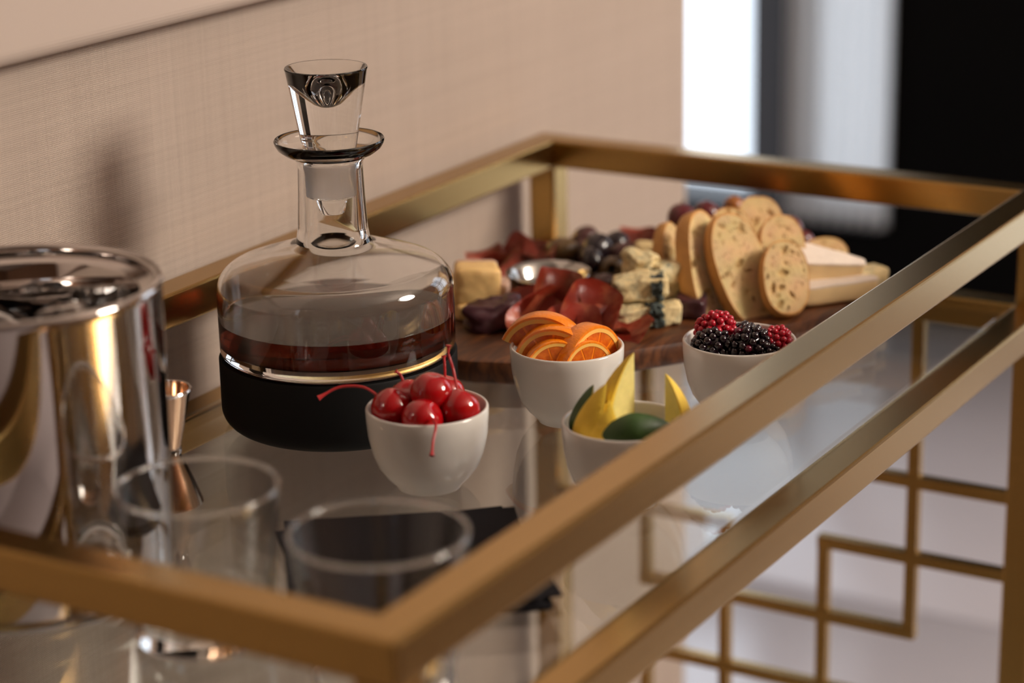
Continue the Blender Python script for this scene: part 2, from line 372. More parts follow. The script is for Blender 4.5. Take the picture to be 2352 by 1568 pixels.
DIM_WALL = simple('dimmed_plaster', (0.11, 0.055, 0.03), 0.85, spec=0.2, var=0.05, vscale=3)  # shaded copy of the room plaster; dimness is put into the colour
DIMMING_RUG = simple('dimming_rug_pile', (0.07, 0.042, 0.024), 0.95, spec=0.1, var=0.3, vscale=60, bump=0.002, bscale=300)
CEILING = simple('ceiling_paint', (0.34, 0.29, 0.255), 0.9, spec=0.1, var=0.03, vscale=3)
TILE = simple('pale_floor_tile', (0.47, 0.43, 0.445), 0.22, var=0.06, vscale=5)
GROUT = simple('grout', (0.20, 0.17, 0.16), 0.9, var=0.1, vscale=40)
FRAME_DARK = simple('dark_window_frame', (0.03, 0.028, 0.03), 0.5, var=0.2, vscale=8)
def sheer_mat():
    m = bpy.data.materials.new('sheer_curtain'); m.use_nodes = True; nt = m.node_tree; nt.nodes.clear()
    out = nt.nodes.new('ShaderNodeOutputMaterial')
    tl = N(nt, 'ShaderNodeBsdfTranslucent'); tl.inputs['Color'].default_value = (0.84, 0.80, 0.77, 1)
    df = N(nt, 'ShaderNodeBsdfDiffuse'); df.inputs['Color'].default_value = (0.6, 0.58, 0.56, 1)
    tp = N(nt, 'ShaderNodeBsdfTransparent'); tp.inputs['Color'].default_value = (0.9, 0.9, 0.9, 1)
    a = nt.nodes.new('ShaderNodeMixShader'); a.inputs[0].default_value = 0.4
    b = nt.nodes.new('ShaderNodeMixShader'); b.inputs[0].default_value = 0.18
    nt.links.new(tl.outputs[0], a.inputs[1]); nt.links.new(df.outputs[0], a.inputs[2])
    nt.links.new(a.outputs[0], b.inputs[1]); nt.links.new(tp.outputs[0], b.inputs[2])
    nt.links.new(b.outputs[0], out.inputs['Surface']); return m
SHEER = sheer_mat()
def emit(name, col, s):
    m = bpy.data.materials.new(name); m.use_nodes = True; nt = m.node_tree; nt.nodes.clear()
    out = nt.nodes.new('ShaderNodeOutputMaterial'); e = N(nt, 'ShaderNodeEmission', Strength=s); e.inputs['Color'].default_value = c4(col)
    nt.links.new(e.outputs[0], out.inputs['Surface']); return m

# ------------------------------------------------------------------ the room
FLOOR_Z, CEIL_Z, WALL_Y = -0.76, 1.95, 0.483
XF = 3.2
fl = structure(box('floor', -3, 3.3, -3.1, 3.1, FLOOR_Z-0.06, FLOOR_Z-0.004, GROUT))
tile_me = finish(box_bm(0, 1.19, 0, 1.19, FLOOR_Z-0.01, FLOOR_Z, 0.002), 'floor_tile'); tile_me.materials.append(TILE)
for i in range(6):
    for j in range(6):
        x0, y0 = 1.945+(i-4)*1.2, 0.98+(j-3)*1.2
        if x0 < -2.9 or x0 > 2.9: continue
        o = link('floor_tile', tile_me, None, fl, (x0, y0, 0))
structure(box('ceiling', -3.1, 3.3, -3.1, 3.1, CEIL_Z, CEIL_Z+0.08, CEILING))
structure(box('wall_left', -3.0, 1.262, WALL_Y, WALL_Y+0.12, FLOOR_Z, CEIL_Z, FABRIC))
structure(box('trim_1', -3.0, 1.262, WALL_Y-0.030, WALL_Y-0.0005, 0.2650, CEIL_Z, PANEL, bevel=0.011, seg=8))
structure(box('wall_alcove', 1.262, 3.3, 3.0, 3.1, FLOOR_Z, CEIL_Z, ROOM_WALL))
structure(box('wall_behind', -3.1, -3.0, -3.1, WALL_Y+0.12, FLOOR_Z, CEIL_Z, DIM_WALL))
# far wall with the window opening
WY0, WY1, WZ0, WZ1 = 1.03, 2.25, -0.575, 1.35
SY0, SY1, SZ0, SZ1 = -1.15, -0.10, -0.72, 1.55
structure(boxes('wall_far', [(XF, XF+0.12, 0.30, WY0, FLOOR_Z, CEIL_Z), (XF, XF+0.12, WY1, 3.1, FLOOR_Z, CEIL_Z),
                             (XF, XF+0.12, WY0, WY1, FLOOR_Z, WZ0), (XF, XF+0.12, WY0, WY1, WZ1, CEIL_Z)], DARK_WALL))
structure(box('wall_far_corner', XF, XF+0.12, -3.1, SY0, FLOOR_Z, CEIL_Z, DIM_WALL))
structure(boxes('wall_far_side', [(XF, XF+0.12, SY1, 0.30, FLOOR_Z, CEIL_Z),
                                  (XF, XF+0.12, SY0, SY1, FLOOR_Z, SZ0), (XF, XF+0.12, SY0, SY1, SZ1, CEIL_Z)], ROOM_WALL))
w = structure(thing('window_1', '', '')); del w['label']; del w['category']
box('mullion', XF-0.02, XF+0.08, 1.195, 1.30, WZ0, WZ1, FRAME_DARK, w, 0.006)
box('sill', XF-0.03, XF+0.1, WY0, WY1, WZ0-0.02, WZ0+0.005, FRAME_DARK, w, 0.004)
box('pane', XF+0.05, XF+0.056, WY0, 1.195, WZ0, WZ1, PANE_GLASS, w)
box('pane', XF+0.05, XF+0.056, 1.30, WY1, WZ0, WZ1, PANE_GLASS, w)
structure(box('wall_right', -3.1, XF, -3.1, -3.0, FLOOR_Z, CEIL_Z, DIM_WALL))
rug = box('dimming_rug', -0.4, 2.3, -2.8, -0.75, FLOOR_Z, FLOOR_Z+0.012, DIMMING_RUG, None, 0.004)  # unseen rug, added to keep the brass rail reflections dark
tag(rug, 'added dark rug out of view that dims the brass reflections', 'rug')
w2 = structure(thing('window_2', '', '')); del w2['label']; del w2['category']
box('mullion', XF-0.01, XF+0.08, (SY0+SY1)/2-0.03, (SY0+SY1)/2+0.03, SZ0, SZ1, FRAME_DARK, w2, 0.004)
box('transom', XF-0.01, XF+0.08, SY0, SY1, 0.75, 0.80, FRAME_DARK, w2, 0.004)
box('pane', XF+0.05, XF+0.056, SY0, SY1, SZ0, SZ1, PANE_GLASS, w2)
# sheer curtain behind the bare pane
bm = bmesh.new(); cols = []
for i in range(41):
    y = WY0-0.02+(1.215-WY0+0.02)*i/40; x = XF-0.035+0.010*math.sin(i*1.35)
    cols.append((bm.verts.new((x, y, WZ0-0.01)), bm.verts.new((x, y, WZ1+0.05))))
for a, b in zip(cols, cols[1:]): bm.faces.new((a[0], b[0], b[1], a[1]))
bmesh.ops.solidify(bm, geom=bm.faces[:], thickness=0.0015)
tag(link('sheer_curtain', finish(bm, 'sheer_curtain'), SHEER), 'grey white sheer curtain hanging over the window beside the dark mullion', 'curtain')
# floor lamp standing to the right of the cart
lamp = thing('floor_lamp', 'floor lamp with a glowing round globe near the side window', 'lamp', (LAMP_AT[0], LAMP_AT[1], FLOOR_Z))
lathe('base', [(0, 0), (0.14, 0), (0.145, 0.006), (0.14, 0.018), (0.02, 0.026), (0, 0.026)], BRASS['Z'], lamp)
lathe('pole', [(0, 0.02), (0.010, 0.02), (0.010, LAMP_AT[2]-FLOOR_Z-LAMP_RADIUS+0.01), (0, LAMP_AT[2]-FLOOR_Z-LAMP_RADIUS+0.01)], BRASS['Z'], lamp, seg=16)
bm = bmesh.new(); bmesh.ops.create_icosphere(bm, subdivisions=4, radius=LAMP_RADIUS)
link('globe', finish(bm, 'globe'), emit('lamp_glow', LAMP_COLOR, LAMP_STRENGTH), lamp, (0, 0, LAMP_AT[2]-FLOOR_Z))

# ------------------------------------------------------------------ bar cart
W, L, H, S, SH = 0.463353, 0.942204, 0.0919, 0.025, 0.0243
cart = thing('bar_cart', 'brushed brass bar cart with glass top shelf and fretwork ends', 'bar cart')
BV = 0.0019
for x in (0, L-S):
    for y in (0, W-S): box('post', x, x+S, y, y+S, FLOOR_Z, H-SH, BRASS['Z'], cart, BV)
def frame(nm, z1):
    box(nm, 0, L, 0, S, z1-SH, z1, BRASS['X'], cart, BV); box(nm, 0, L, W-S, W, z1-SH, z1, BRASS['X'], cart, BV)
    e = 0.0002; q = 0.008
    box(nm, e, S-e, S-q, W-S+q, z1-SH+e, z1-e, BRASS['Y'], cart, BV); box(nm, L-S+e, L-e, S-q, W-S+q, z1-SH+e, z1-e, BRASS['Y'], cart, BV)
frame('top_rail', H)
frame('shelf_rail', 0.0)
frame('lower_rail', -0.555)
gl = box('glass_shelf', S-0.0015, L-S+0.0015, S-0.0015, W-S+0.0015, -0.005, 0.003, SHELF_GLASS, cart, 0.0012)
gl['label'] = 'clear glass top shelf'
box('lower_glass_shelf', S-0.0015, L-S+0.0015, S-0.0015, W-S+0.0015, -0.560, -0.552, SHELF_GLASS, cart, 0.0012)
FB = 0.0105
def hbar(xc, y0, y1, z): box('fretwork_bar', xc-FB/2, xc+FB/2, y0, y1, z-FB/2, z+FB/2, BRASS['Y'], cart, 0.0006, 1)
def vbar(xc, y, z0, z1): box('fretwork_bar', xc-FB/2+0.0004, xc+FB/2-0.0004, y-FB/2+0.0003, y+FB/2-0.0003, z0, z1, BRASS['Z'], cart, 0.0006, 1)
YA, YB, YC, YD = 0.107, 0.1855, 0.278, 0.356
for xc in (L-S/2, S/2):
    for (y0, y1, z) in ((S, YB, -0.166), (YC, W-S, -0.166), (S, YB+FB/2, -0.234), (YC-FB/2, W-S, -0.234), (YA-FB/2, YD+FB/2, -0.302),
                        (YA-FB/2, YD+FB/2, -0.370), (S, YB+FB/2, -0.438), (YC-FB/2, W-S, -0.438)): hbar(xc, y0, y1, z)
    for (y, z0, z1) in ((YA, -0.302, -SH), (YD, -0.302, -SH), (YB, -0.438, -0.234), (YC, -0.438, -0.234), (YA, -0.535, -0.370), (YD, -0.535, -0.370)):
        vbar(xc, y, z0, z1)
GZ = 0.003   # top of the glass shelf

# ------------------------------------------------------------------ decanter
dec = thing('decanter', 'round clear glass decanter with dark spirit, cone stopper and black base', 'decanter', (0.4483, 0.3410, GZ))
lathe('base', [(0, 0), (0.066, 0)]+arc(0.0668, 0.0138, 0.0138, -88, 0, 8)+[(0.0806, 0.047), (0.0798, 0.0485), (0.0760, 0.0485), (0.0755, 0.0465), (0, 0.0465)], BLACK_BASE, dec, seg=96)
ZB = 0.0470
outer = [(0, ZB), (0.0715, ZB)]+arc(0.0720, ZB+0.0078, 0.0076, -85, 0, 6)+[(0.0797, 0.078)]+arc(0.0617, 0.0930, 0.0180, 0, 66, 9)
outer += [(0.0600, 0.1128), (0.0440, 0.1183), (0.0300, 0.1232), (0.0256, 0.1252), (0.0244, 0.1280), (0.0234, 0.1340), (0.0222, 0.1560), (0.0216, 0.1750),
          (0.0220, 0.1795), (0.0245, 0.1825), (0.0300, 0.1850), (0.0345, 0.1885), (0.0364, 0.1920), (0.0366, 0.1935), (0.0360, 0.1944), (0.0350, 0.1938)]
inner = [(0.0330, 0.1905), (0.0285, 0.1878), (0.0235, 0.1860), (0.0200, 0.1845), (0.0185, 0.1820), (0.0178, 0.1780), (0.0176, 0.1560), (0.0178, 0.1340), (0.0190, 0.1270),
         (0.0230, 0.1228), (0.0300, 0.1200), (0.0440, 0.1152), (0.0590, 0.1098)]+list(reversed(arc(0.0617, 0.0930, 0.0150, 0, 66, 9)))[0:]
inner += [(0.0765, 0.078), (0.0764, 0.0620), (0.0750, 0.0585), (0.0710, 0.0568), (0, 0.0568)]
lathe('glass_body', outer+inner, CLEAR, dec, seg=128)
lathe('liquid', [(0, 0.0565), (0.0712, 0.0565), (0.0753, 0.0583), (0.07675, 0.0620), (0.0768, 0.0752), (0.0762, 0.0752), (0, 0.0752)], WHISKEY, dec, seg=128)
st_prof = [(0, 0.1440), (0.0078, 0.1440), (0.0086, 0.1448), (0.0110, 0.1555), (0.0160, 0.1562), (0.0166, 0.1570), (0.01735, 0.1790), (0.0172, 0.1815), (0.0170, 0.1830),
           (0.0270, 0.2400), (0.0274, 0.2412), (0.0270, 0.2420), (0.0258, 0.2420), (0.0240, 0.2400), (0.0060, 0.2200), (0.0030, 0.2182), (0, 0.2176)]
stp = lathe('stopper', st_prof, CLEAR, dec, seg=96)
gj = lathe('ground_joint', [(0.0167, 0.1575), (0.01690, 0.1575), (0.01755, 0.1785), (0.01745, 0.1790), (0.01737, 0.1790)], FROST, stp, seg=96, closed=True)
gj['label'] = 'frosted ground glass plug'

# ------------------------------------------------------------------ steel ice bucket
bk = thing('ice_bucket', 'tall polished steel ice bucket with a rolled rim', 'ice bucket', (0.1399, 0.3413, GZ))
BR, BH = 0.080, 0.176
prof = [(0, 0), (BR-0.006, 0)]+arc(BR-0.006, 0.006, 0.006, -80, 0, 5)+[(BR+0.001, 0.09), (BR+0.0025, BH-0.006)]+arc(BR+0.0005, BH-0.003, 0.003, 0, 180, 8)
prof += [(BR-0.0025, BH-0.006), (BR-0.010, BH-0.009), (BR-0.013, BH-0.016), (BR-0.0135, BH-0.03), (BR-0.016, 0.03), (BR-0.03, 0.016), (0, 0.014)]
lathe('body', prof, STEEL, bk, seg=128)
lathe('foot_ring', [(BR-0.012, 0.0), (BR+0.0012, 0.0), (BR+0.0016, 0.002), (BR+0.0012, 0.005), (BR-0.001, 0.005)], STEEL_SOFT, bk, seg=96)
for k in range(6):
    a = k*2.39996; rr = 0.012+0.0165*math.sqrt(k)
    z = 0.132+0.02*((k*7) % 3)/2
    me = finish(chunk_bm(0.028, 0.028, 0.026, 0, k+3, 0.0012, 60, cuts=5), 'ice_cube')
    o = link('ice_cube', me, CLEAR, None, (0.1399+rr*math.cos(a), 0.3413+rr*math.sin(a), GZ+z), (0.5*k, 0.9*k, 0.7*k))
    tag(o, 'clear ice cube inside the polished steel bucket', 'ice cube', 'ice cubes in the steel bucket')

# ------------------------------------------------------------------ jigger
jg = thing('jigger', 'slim two ended copper toned steel jigger standing by the bucket', 'jigger', (0.2678, 0.3455, GZ))
jg.scale = (1, 1, 0.88)
jo = [(0.0205, 0.0), (0.0200, 0.002), (0.0150, 0.018), (0.0085, 0.0355), (0.0078, 0.039), (0.0088, 0.043), (0.0125, 0.060), (0.0165, 0.082), (0.0168, 0.0835), (0.0160, 0.0835)]
ji = [(0.0118, 0.060), (0.0060, 0.044), (0, 0.043)]
lathe('outer_shell', jo+ji, LAMP_TINTED_STEEL, jg, seg=64)
lathe('lower_cup_lining', [(0.0203, 0.0003), (0.0192, 0.0003), (0.0140, 0.018), (0.006, 0.034), (0, 0.035)], STEEL_SOFT, jg, seg=64)
lathe('rim', [(0.0163, 0.0822), (0.0172, 0.0822), (0.0175, 0.0835), (0.0170, 0.0845), (0.0162, 0.0845), (0.0159, 0.0835)], STEEL, jg, seg=64, closed=True)
lathe('waist_band', [(0.0082, 0.0365), (0.0090, 0.0372), (0.0092, 0.0392), (0.0090, 0.0412), (0.0082, 0.0418)], STEEL, jg, seg=48)

# ------------------------------------------------------------------ tumblers
def tumbler(loc, rt, rb, h, label):
    t = thing('tumbler', label, 'glass', loc)
    tw = 0.0020; rm = rb+(rt-rb)*0.5
    wall = [(rb, 0.0125), (rm, h*0.5), (rt, h-0.0012), (rt-tw, h-0.0012), (rm-tw, h*0.5), (rb-tw, 0.0125)]
    lathe('wall', wall, TUMBLER_GLASS, t, seg=96, closed=True, sharp=50)
    lathe('rim', [(rt-tw/2+0.0012*math.cos(R(30*k)), h-0.0012+0.0012*math.sin(R(30*k))) for k in range(12)], CLEAR, t, seg=96, closed=True, sharp=80)
    lathe('thick_base', [(0, 0.0005), (rb-0.007, 0.0)]+arc(rb-0.004, 0.004, 0.004, -80, 0, 4)+[(rb, 0.0122), (rb-tw, 0.0122), (rb-0.007, 0.0105), (0, 0.0100)], CLEAR, t, seg=72)
    return t
tumbler((0.1112, 0.0829, GZ), 0.0463, 0.0365, 0.087, 'empty clear tumbler in front of the black napkins')
tumbler((0.1205, 0.2043, GZ), 0.0440, 0.0375, 0.087, 'empty clear tumbler in front of the steel bucket and jigger')

# ------------------------------------------------------------------ black cocktail napkins
ncx, ncy = 0.2456, 0.1536
na = math.atan2(0.146-0.2552, 0.3411-0.2526)
for k in range(6):
    me = finish(box_bm(-0.0695, 0.0695, -0.0695, 0.0695, 0, 0.0012, 0.0004, 1), 'cocktail_napkin')
    dx, dy, da = (random.uniform(-.0025, .0025), random.uniform(-.0025, .0025), random.uniform(-.05, .05)) if k else (0, 0, 0)
    if k == 4: da = 0.10
    o = link('cocktail_napkin', me, NAPKIN, None, (ncx+dx, ncy+dy, GZ+k*0.00135), (0, 0, na+da))
    tag(o, ('black paper cocktail napkin on top of the stack' if k == 5 else 'black paper cocktail napkin below the top of the stack'), 'napkin', 'black napkin stack')
    if k == 5: del o['group']

# ------------------------------------------------------------------ porcelain bowls
def bowl(loc, label):
    rt, h, th = 0.0385, 0.053, 0.0026
    out = [(0, 0.0012), (0.0165, 0.0012), (0.0175, 0.0), (0.0200, 0.0), (0.0212, 0.0022), (0.0270, 0.0080), (0.0318, 0.0150), (0.0352, 0.0240), (0.0374, 0.0350), (0.0383, 0.0450), (rt, h-0.0012),
           (rt-0.0006, h-0.0002), (rt-0.0013, h), (rt-0.0020, h-0.0004), (rt-th, h-0.0016)]
    inn = [(0.0383-th, 0.0450), (0.0374-th, 0.0350), (0.0352-th, 0.0240), (0.0318-th, 0.0155), (0.0268-th, 0.0095), (0.018, 0.0052), (0, 0.0045)]
    o = lathe('small_bowl', out+inn, PORCELAIN, None, loc, seg=96, sharp=60)
    return tag(o, label, 'bowl', 'white porcelain garnish bowls')
BC = dict(cherry=Vector((0.367, 0.218, GZ)), orange=Vector((0.516, 0.2015, GZ)), berry=Vector((0.580, 0.104, GZ)), lemon=Vector((0.3987, 0.096, GZ)))
bowl(BC['cherry'], 'small white porcelain bowl filled with red cherries')
bowl(BC['orange'], 'small white porcelain bowl holding orange slices')
bowl(BC['berry'], 'small white porcelain bowl of raspberries and blackberries')
bowl(BC['lemon'], 'small white porcelain bowl of lemon and lime wedges')

# --- cherries
def cherry_mesh(seed):
    bm = bmesh.new(); bmesh.ops.create_uvsphere(bm, u_segments=36, v_segments=24, radius=1.0)
    for v in bm.verts:
        rr = math.hypot(v.co.x, v.co.y); s = 1+0.03*noise.noise(v.co*1.3+Vector((seed, 0, 0)))
        dz = -0.16*math.exp(-(rr/0.28)**2) if v.co.z > 0 else 0.05*math.exp(-(rr/0.3)**2)
        v.co = Vector((v.co.x*s, v.co.y*s, v.co.z*0.96*s+dz))*0.0134
    return finish(bm, 'cherry')
def add_cherry(p, rot, label, stem=None, scale=1.0):
    t = thing('cherry', label, 'cherry', p, 'cherries in the white bowl')
    b = link('fruit', cherry_mesh(p[0]*100), CHERRY, t, None, rot); b.scale = (scale,)*3
    if stem:
        pts = spline([Vector(q)-Vector(p) for q in stem], 6)
        n = len(pts); rad = [0.0009+0.0010*max(0, (i/(n-1)-0.86)/0.14) for i in range(n)]
        link('stem', finish(tube_bm(pts, rad, 8), 'stem'), CHERRY_STEM, t)
    return t
add_cherry((0.3512, 0.2338, 0.0560), (0.5, 0.2, 0), 'red cherry whose long stem curls out over the bowl rim', [(0.3500, 0.2440, 0.0640), (0.3500, 0.2545, 0.0675), (0.3440, 0.2680, 0.0670), (0.3340, 0.2770, 0.0615)])
add_cherry((0.3640, 0.2125, 0.0660), (0.1, 0.1, 0), 'highest red cherry on the pile with a white glint')
add_cherry((0.3695, 0.1960, 0.0560), (0.2, 0.6, 0), 'red cherry against the rim with its stem rising straight up', [(0.3760, 0.2010, 0.0660), (0.3830, 0.2080, 0.0760), (0.3850, 0.2125, 0.0850), (0.3860, 0.2127, 0.0905)])
add_cherry((0.3472, 0.2088, 0.0540), (0.9, 0.2, 0), 'low red cherry with its stem hanging over the front of the bowl', [(0.3400, 0.1970, 0.0590), (0.3330, 0.1900, 0.0580), (0.3245, 0.1870, 0.0500), (0.3190, 0.1845, 0.0440)])
add_cherry((0.3700, 0.2330, 0.0560), (0.2, -0.4, 0), 'red cherry half hidden behind the pile with a short stem', [(0.3720, 0.2380, 0.0650), (0.3735, 0.2410, 0.0700), (0.3720, 0.2440, 0.0730)])
add_cherry((0.3890, 0.2190, 0.0560), (0.2, 0.3, 0), 'red cherry behind the highest one, stem pointing up', [(0.3920, 0.2200, 0.0660), (0.3935, 0.2210, 0.0740), (0.3960, 0.2230, 0.0790)])
for (x, y) in ((0.356, 0.222), (0.378, 0.208), (0.380, 0.230)):
    add_cherry((x, y, 0.034), (0.3, 0.2, x*50), 'red cherry buried at the bottom of the cherry bowl')

# --- orange half slices
def sector(r0, r1, th, a0=0, a1=180, n=40, bevel=0.0):
    bm = bmesh.new(); rows = []
    for i in range(n+1):
        a = R(a0+(a1-a0)*i/n); c, s = math.cos(a), math.sin(a)
        rows.append([bm.verts.new((r0*c, r0*s, -th/2)), bm.verts.new((r1*c, r1*s, -th/2)), bm.verts.new((r1*c, r1*s, th/2)), bm.verts.new((r0*c, r0*s, th/2))])
    for a, b in zip(rows, rows[1:]):
        for k in range(4): bm.faces.new((a[k], a[(k+1) % 4], b[(k+1) % 4], b[k]))
    bm.faces.new(rows[0]); bm.faces.new(rows[-1])
    return bm
def orange_slice(loc, u, n, r, th, label):
    t = thing('orange_slice', label, 'orange slice', (0, 0, 0), 'orange slices in the white bowl')
    t.matrix_world = Matrix.Translation(loc) @ axes(u, n)
    # peel: rounded outside
    bm = bmesh.new(); rows = []; nn = 48
    for i in range(nn+1):
        a = math.pi*i/nn; c, s = math.cos(a), math.sin(a); ring = []
        for rr, z in ((r*0.925, -th/2), (r*0.975, -th/2), (r*0.995, -th*0.42), (r*1.0, 0), (r*0.995, th*0.42), (r*0.975, th/2), (r*0.925, th/2)):
            ring.append(bm.verts.new((rr*c, rr*s, z)))
        rows.append(ring)
    for a, b in zip(rows, rows[1:]):
        for k in range(7): bm.faces.new((a[k], a[(k+1) % 7], b[(k+1) % 7], b[k]))
    bm.faces.new(rows[0]); bm.faces.new(rows[-1])
    link('peel', finish(bm, 'peel'), PEEL, t)
    link('pith', finish(sector(r*0.83, r*0.927, th*0.985), 'pith'), PITH, t)
    for k in range(5):
        bm = bmesh.new(); a0, a1 = R(36*k+2.0), R(36*k+34.0); pts = [(0.10*r*math.cos((a0+a1)/2), 0.10*r*math.sin((a0+a1)/2))]
        for i in range(9):
            a = a0+(a1-a0)*i/8; pts.append((r*0.825*math.cos(a), r*0.825*math.sin(a)))
        f0 = bm.faces.new([bm.verts.new((x, y, -th*0.47)) for x, y in pts])
        g = bmesh.ops.extrude_face_region(bm, geom=[f0])
        for v in g['geom']:
            if isinstance(v, bmesh.types.BMVert): v.co.z = th*0.47
        link('segment', finish(bm, 'segment'), FLESH, t)
    link('membrane', finish(sector(0.0005, r*0.832, th*0.90, n=24), 'membrane'), PEEL, t)
    return t
FW = Vector((0.859, 0.512, 0)); RT = Vector((0.512, -0.859, 0)); UP = Vector((0, 0, 1))
ob = BC['orange']
def OP(r, f, z): return Vector((ob.x, ob.y, 0))+RT*r+FW*f+UP*z
orange_slice(OP(-0.0150, 0.0080, 0.0450), (UP*0.90+RT*0.40-FW*0.10), (-FW*0.94-RT*0.26-UP*0.03), 0.0310, 0.013, 'rearmost orange slice leaning past the bowl rim')
orange_slice(OP(-0.0085, -0.0045, 0.0435), (UP*0.93+RT*0.32-FW*0.10), (-FW*0.95-RT*0.18-UP*0.03), 0.0275, 0.012, 'orange slice sandwiched second in the fanned row')
orange_slice(OP(-0.0085, -0.0160, 0.0425), (UP*0.98+RT*0.05-FW*0.05), (-FW*0.95+RT*0.15+UP*0.08), 0.0215, 0.010, 'orange slice showing red orange flesh against the bowl front')
orange_slice(OP(0.0135, -0.0030, 0.0420), (UP*0.96+RT*0.05-FW*0.10), (-FW*0.66+RT*0.70), 0.0285, 0.014, 'tilted orange slice with shiny wet peel')
orange_slice(OP(0.0115, -0.0155, 0.0415), (UP*0.97+RT*0.02), (-FW*0.80+RT*0.55+UP*0.08), 0.0215, 0.010, 'small orange slice with pale pith arc under the shiny one')

# --- berries
def berry_mesh(rx, rz, n, dr, seed, two=False):
    bm = bmesh.new(); rnd = random.Random(seed)
    bmesh.ops.create_icosphere(bm, subdivisions=2, radius=1.0, matrix=Matrix.Diagonal((rx*0.92, rx*0.92, rz*0.92, 1)))
    for i in range(n):
        z = 1-2*(i+0.5)/n; a = i*2.399963+rnd.uniform(-.12, .12); q = math.sqrt(1-z*z)
        p = Vector((q*math.cos(a)*rx, q*math.sin(a)*rx, z*rz))
        before = set(bm.faces)
        bmesh.ops.create_icosphere(bm, subdivisions=2, radius=dr*rnd.uniform(.9, 1.12), matrix=Matrix.Translation(p))
        if two and rnd.random() < 0.18:
            for f in bm.faces:
                if f not in before: f.material_index = 1
    me = bpy.data.meshes.new('berry'); bm.to_mesh(me); bm.free()
    me.polygons.foreach_set('use_smooth', [True]*len(me.polygons)); return me
bb = BC['berry']
def BP(r, f, z): return tuple(Vector((bb.x, bb.y, 0))+RT*r+FW*f+UP*z)
for p, rot, s, label in ((BP(-0.0165, 0.002, 0.0625), (1.15, 0.5, 0.3), 1.0, 'plump raspberry highest on the berry bowl'), (BP(0.0235, -0.004, 0.0540), (0.4, 0.7, 0), 0.86, 'raspberry at the side of the berry bowl by the brass rail'),
                         (BP(0.006, 0.020, 0.0480), (0.9, 0, 1), 0.8, 'raspberry hidden behind the blackberries')):
    o = link('raspberry', berry_mesh(0.0105, 0.0128, 62, 0.0024, int(p[0]*1e4)), RASP, None, p, rot); o.scale = (s,)*3
    tag(o, label, 'raspberry', 'berries in the white bowl')
for p, rot, s, label in ((BP(-0.0195, -0.0115, 0.0550), (1.4, 0.3, 0.4), 1.0, 'shiny blackberry under the highest raspberry'), (BP(0.0045, -0.0135, 0.0565), (1.3, 0.2, 1.0), 1.05, 'shiny blackberry with reddish drupelets in the middle of the bowl'),
                         (BP(0.0020, 0.006, 0.0530), (1.0, 0.4, 1.0), 0.95, 'blackberry tucked behind the middle one'), (BP(-0.004, 0.0, 0.030), (1.0, 0.4, 1.0), 1.0, 'blackberry buried at the bottom of the berry bowl'),
                         (BP(0.015, -0.014, 0.0480), (0.6, 0.9, 0.5), 0.85, 'blackberry low against the bowl front')):
    o = link('blackberry', berry_mesh(0.0100, 0.0125, 52, 0.0027, int(p[1]*1e4), True), [BLACKB, BLACKB_RED], None, p, rot); o.scale = (s,)*3
    tag(o, label, 'blackberry', 'berries in the white bowl')

# --- citrus wedges: a quarter of a fruit lying on its peel
def wedge(name, loc, u, n, length, rad, peel, flesh, label, half=42):
    t = thing(name, label, 'wedge', (0, 0, 0), 'citrus wedges in the white bowl')
    t.matrix_world = Matrix.Translation(loc) @ axes(u, n)
    # long axis = local Y, ridge on the +Z side, peel towards -Z
    def shell(k0, k1, m, nm):
        bm = bmesh.new(); rows = []; M = 24; A = 12
        for i in range(M+1):
            t_ = -1+2*i/M; y = t_*length/2; rr = rad*max(0.0, 1-abs(t_)**1.6)**0.85+0.0002
            ring = [bm.verts.new((k1*rr*math.sin(R(-half+2*half*j/A)), y, -k1*rr*math.cos(R(-half+2*half*j/A)))) for j in range(A+1)]
            if k0 > 0: ring += [bm.verts.new((k0*rr*math.sin(R(half-2*half*j/A)), y, -k0*rr*math.cos(R(half-2*half*j/A)))) for j in range(A+1)]
            else: ring.append(bm.verts.new((0, y, 0)))
            rows.append(ring)
        q = len(rows[0])
        for a, b in zip(rows, rows[1:]):
            for j in range(q): bm.faces.new((a[j], a[(j+1) % q], b[(j+1) % q], b[j]))
        bm.faces.new(rows[0]); bm.faces.new(rows[-1])
        link(nm, finish(bm, nm, sharp=50), m, t)
    shell(0.88, 1.0, peel, 'peel'); shell(0, 0.875, flesh, 'flesh'); return t
lb = BC['lemon']
def LP(r, f, z): return Vector((lb.x, lb.y, 0))+RT*r+FW*f+UP*z
wedge('lemon_wedge', LP(-0.0130, -0.004, 0.0510), (UP*0.94+RT*0.14), (RT*0.65+FW*0.60), 0.062, 0.0185, LEMON_PEEL, LEMON_FLESH, 'upright lemon wedge beside the dark lime at the bowl rim')
wedge('lemon_wedge', LP(-0.008, -0.012, 0.0450), (UP*0.95-RT*0.05), (RT*0.35+FW*0.80), 0.056, 0.0185, LEMON_PEEL, LEMON_FLESH, 'shorter lemon wedge wedged between two others')
wedge('lemon_wedge', LP(0.0065, 0.004, 0.0600), (UP*0.97-RT*0.03+FW*0.05), (RT*0.85+FW*0.05), 0.074, 0.0235, LEMON_PEEL, LEMON_FLESH, 'tallest lemon wedge with its pointed tip straight up')
wedge('lemon_wedge', LP(0.0250, 0.004, 0.0540), (UP*0.97-RT*0.02), (-RT*0.70+FW*0.10), 0.060, 0.0165, LEMON_PEEL, LEMON_FLESH, 'deep yellow lemon wedge next to the brass rail')
wedge('lime_wedge', LP(0.0045, -0.0195, 0.0545), (RT*0.95+UP*0.16), (FW*0.75-UP*0.55), 0.050, 0.0140, LIME_PEEL, LIME_FLESH, 'green lime wedge lying across the lemon wedges')
